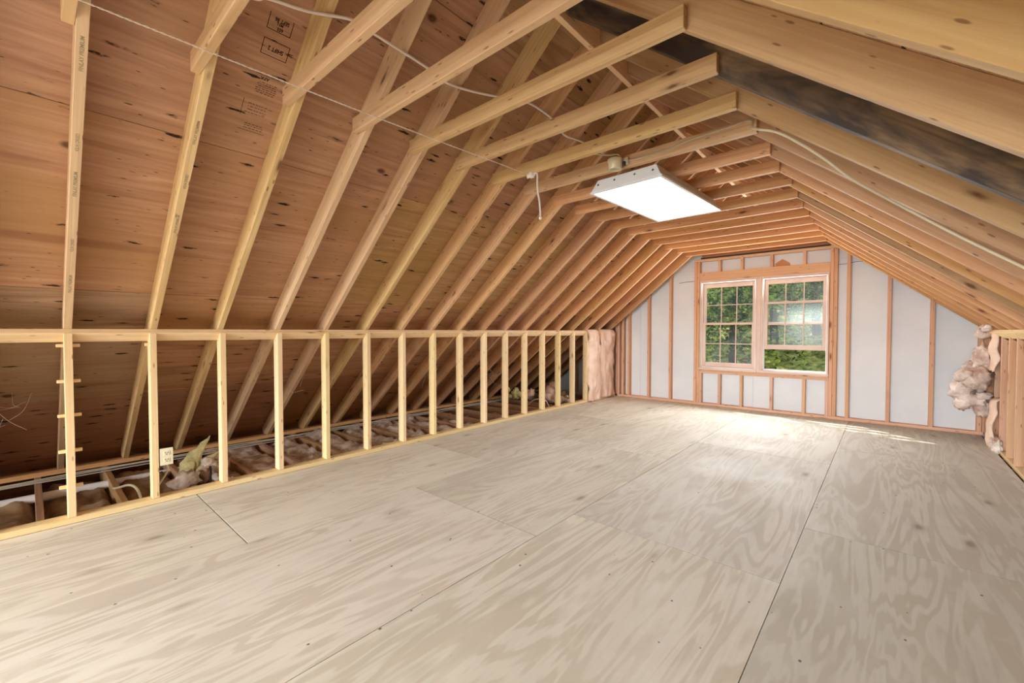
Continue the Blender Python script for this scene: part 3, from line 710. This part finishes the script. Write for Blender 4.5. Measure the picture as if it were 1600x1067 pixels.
# ---- torn insulation on the right knee wall
ti = empty('torn_insulation', (.8, 6.7, .3)); tag(ti, 'torn insulation clump hanging from the right knee wall', 'insulation')
put('clump', wad(26, .105, (.055, .085, .14), 6), M['fibre'], ti, (.70, 6.72, .62))
put('upper_lobe', ball(.10, 16, .35, 4, (.8, 1.0, 1.5), 5), M['fibre'], ti, (.77, 6.70, .90))
put('cavity_flap', drape(6.42, 6.66, .80, 1.20, .85, 9, .05, True, 12, 22, .008, -1), M['kraft'], ti)
put('top_flap', wad(14, .06, (.02, .13, .02), 31), M['fibre'], ti, (.80, 6.66, 1.195))
put('lower_strip', drape(6.44, 6.62, .02, .52, .85, 13, .05, True, 10, 26, .010, -1), M['kraft'], ti)
o = put('fallen_batt', ball(.10, 14, .35, 4, (.5, 1.3, .9), 5), M['fluff'], None, (.845, 6.42, .045)); tag(o, 'pale scrap of batt on the floor edge by the right wall', 'insulation')
# ---- card scrap in the bay over the right window
o = put('card_scrap', prism_mesh([(-1.255, 2.152), (-1.06, 2.152), (-1.075, 2.20), (-1.165, 2.262), (-1.25, 2.205)], GB - .012, GB - .004, 0), M['card']); tag(o, 'small brown house shaped scrap above the right window', 'scrap')
strand('gable_wire', [(-.50, GB - .006, 2.115), (-.42, GB - .008, 2.118), (-.30, GB - .008, 2.135), (-.22, GB - .006, 2.125)], .003, M['dark'], 'thin dark wire on the foam right of the window', 'wire')
strand('gable_wire', [(-2.66, GB - .006, 2.02), (-2.52, GB - .008, 2.03), (-2.40, GB - .006, 2.035)], .003, M['dark'], 'thin dark wire on the foam left of the window', 'wire')
# ---- cobwebs
def web(label, c, seed, n=9, r=.16):
    rnd = random.Random(seed); e = empty('cobweb', c); tag(e, label, 'cobweb'); C = Vector(c)
    for k in range(n):
        a = C + Vector((rnd.uniform(-.3, .3) * r, rnd.uniform(-1, 1) * r, rnd.uniform(-1, 1) * r)); b = C + Vector((rnd.uniform(-.3, .3) * r, rnd.uniform(-.6, .6) * r, rnd.uniform(-.6, .6) * r))
        put('web_strand', tube_mesh(catmull([a, (a + b) / 2 + Vector((0, rnd.uniform(-.02, .02), -.03)), b], 4), .0011, 4), M['web'], e)
web('wispy cobweb on the plywood at the far left edge', (-4.55, -.14, .64), 3)
web('cobweb strand hanging between the fourth and fifth studs', (-4.45, 1.72, .72), 4, 5, .2)
web('cobweb tangle behind the ninth stud', (-4.5, 3.5, .6), 5, 9, .2)
web('cobweb tangle behind the twelfth stud', (-4.5, 4.6, .55), 6, 9, .2)

# ---- stamped print on the roof sheathing and on the first rafters
def flat_text(s, size):
    cu = bpy.data.curves.new('t', 'FONT'); cu.body = s; cu.size = size; cu.offset = size * .022; cu.align_x = 'CENTER'; cu.align_y = 'CENTER'
    to = bpy.data.objects.new('t', cu); me = bpy.data.meshes.new_from_object(to); bpy.data.objects.remove(to); return me
def deck_pt(u, y, v=RD - .0012): return Vector((KX + u * CA - v * SA, y, KZ + u * SA + v * CA))
Bt = Matrix(((0, -CA, SA), (-1, 0, 0), (0, -SA, -CA)))           # text right = -Y, text up = down the slope
psheet = min((o for k, o in sheet_at.items() if k[0] == 0), key=lambda o: (o.location - deck_pt(2.05, .85)).length)
def stamp(name, s, u, y, size, sx=1, mat='ink'):
    me = flat_text(s, size); me.transform(Matrix.Diagonal((sx, 1, 1, 1))); return put(name, me, M[mat], psheet, deck_pt(u, y), Bt.to_euler())
def bar(u0, u1, y0_, y1_):
    v = [deck_pt(u0, y0_), deck_pt(u1, y0_), deck_pt(u1, y1_), deck_pt(u0, y1_)]; return v
def frame_marks(rects):
    v, f = [], []
    for (u0, u1, a_, b_) in rects:
        f.append(tuple(range(len(v), len(v) + 4))); v += bar(u0, u1, a_, b_)
    return put('stamp_border', pyd(v, f), M['ink'], psheet)
def border(u0, u1, a_, b_, t=.0028): return [(u0, u0 + t, a_, b_), (u1 - t, u1, a_, b_), (u0, u1, a_, a_ + t), (u0, u1, b_ - t, b_)]
frame_marks(border(2.001, 2.08, .79, .911)); stamp('stamp_lettering', 'SHIFT 2', 2.040, .852, .030, .72)
frame_marks(border(2.124, 2.20, .788, .896)[:1] + border(2.124, 2.20, .788, .896)[2:]); stamp('stamp_lettering', 'SEPT 86', 2.178, .846, .026, .75)
stamp('stamp_lettering', 'MILL', 2.160, .84, .019, .8); stamp('stamp_lettering', '603', 2.139, .846, .023, .8)
stamp('stamp_lettering', 'APA', 1.884, .842, .024, .9)
rn = random.Random(5); marks = []
for (u0, u1, a_, b_, rows_) in ((1.80, 1.868, .81, .91, 6), (1.672, 1.742, .79, .895, 4), (1.585, 1.622, .80, .90, 3)):
    for q in range(rows_):
        uu = u0 + (u1 - u0) * (q + .3) / rows_; y_ = a_ + rn.uniform(0, .012)
        while y_ < b_ - .01:
            L = rn.uniform(.004, .016); marks.append((uu, uu + .0032, y_, min(b_, y_ + L))); y_ += L + rn.uniform(.003, .006)
frame_marks(marks + border(1.655, 1.75, .775, .90, .002)[2:3] + border(1.572, 1.628, .782, .912, .002)[:1] + border(1.90, 1.908, .795, .91, .003)[:1])
Bn = Matrix(((CA, 0, SA), (0, -1, 0), (SA, 0, -CA)))             # text right = up the slope, text up = -Y
def raf_pt(u, y): return Vector((KX + u * CA + .0006 * SA, y, KZ + u * SA - .0006 * CA))
for (i, s_, u, size) in ((0, 'FINLAY PREMIUM', 1.10, .024), (0, 'KILN DRIED', 1.335, .022), (0, 'FINLAY PREMIUM', 1.75, .024), (0, 'FINLAY PREMIUM', .40, .024), (0, 'KILN DRIED', .70, .022),
                         (1, 'FINLAY PREMIUM', .95, .022), (1, 'KILN DRIED', 1.25, .022), (1, 'FINLAY PREMIUM', 1.55, .022)):
    me = flat_text(s_, size); me.transform(Matrix.Diagonal((.8, .8, 1, 1)))
    put('rafter_print', me, M['blueink'], rafters[(i, 0)], raf_pt(u, rafters[(i, 0)].location.y + .002), Bn.to_euler())

# ================================================================== OUTDOORS beyond the windows
def hill(x, y): return -3.2 + 3.4 / (1 + math.exp(-(y - 13.5) / 1.6)) + max(0, y - 16) * .34 + .12 * noise.noise(Vector((x * .5, y * .5, 0)))
v, f = [], []; NX, NY = 48, 44
for i in range(NX + 1):
    for j in range(NY + 1):
        x = -40 + 70 * i / NX; y = 7.6 + 40 * j / NY; v.append((x, y, hill(x, y)))
for i in range(NX):
    for j in range(NY): f.append((i * (NY + 1) + j, (i + 1) * (NY + 1) + j, (i + 1) * (NY + 1) + j + 1, i * (NY + 1) + j + 1))
g = put('ground', pyd(v, f, True), M['ground']); tag(g, 'olive woodland slope outside the windows', kind='structure')
def crown_mesh(seed, n, rx, rz, leaf):
    rn = random.Random(seed); v, f = [], []
    cl = [(Vector((rn.gauss(0, .55), rn.gauss(0, .55), rn.gauss(0, .6))), rn.uniform(.18, .42)) for _ in range(52)]
    for _ in range(n):
        c_, rad = rn.choice(cl); d_ = Vector((rn.gauss(0, 1), rn.gauss(0, 1), rn.gauss(0, .8))).normalized() * rad * rn.uniform(.55, 1)
        p = c_ + d_; p = Vector((p.x * rx, p.y * rx, p.z * rz))
        a_ = Vector((rn.gauss(0, 1), rn.gauss(0, 1), rn.gauss(0, .5))).normalized(); b_ = a_.orthogonal().normalized()
        b_ = (Matrix.Rotation(rn.uniform(0, 6.28), 3, a_) @ b_); L = leaf * rn.uniform(.6, 1.3); W = L * .45
        k = len(v); v += [p, p + a_ * L * .5 + b_ * W * .5, p + a_ * L, p + a_ * L * .5 - b_ * W * .5]; f.append((k, k + 1, k + 2, k + 3))
    return pyd(v, f)
crowns = [crown_mesh(1, 9500, 1.5, 1.7, .15), crown_mesh(2, 9500, 1.7, 1.5, .16), crown_mesh(3, 8500, 1.3, 1.9, .14)]
tspots = [(-5.6, 14.2, 1.9, 0, 'bushy green tree filling the left edge of the left window'), (-3.9, 15.6, 2.2, 1, 'leafy tree in the middle of the left window'),
          (-3.1, 17.8, 3.6, 2, 'taller tree seen high behind the mullion'), (-2.0, 19.0, 4.2, 1, 'pale tree far behind the right window'),
          (-6.6, 18.5, 3.4, 2, 'tall tree behind the left window trees'), (-4.7, 20.5, 4.4, 0, 'distant tree between the left window trees'),
          (-.4, 17.0, 3.6, 0, 'tree beyond the right jamb of the right window'),
          (-5.0, 25.0, 6.0, 1, 'most distant tree on the slope, left'), (-1.6, 26.0, 6.2, 2, 'most distant tree on the slope, right')]
for (x, y, z, k, lab) in tspots:
    gz = hill(x, y); e = empty('tree', (x, y, gz)); tag(e, lab, 'tree', 'trees outside the gable window')
    put('trunk', tube_mesh(catmull([(x + .1, y, gz - .2), (x, y + .05, gz + (z - gz) * .5), (x + .08, y, z + .6)], 5), lambda t: .16 * (1 - .7 * t), 9), M['bark'], e)
    put('crown', crowns[k], M['leaf'], e, (x, y, z), (0, 0, random.uniform(0, 6.28)))
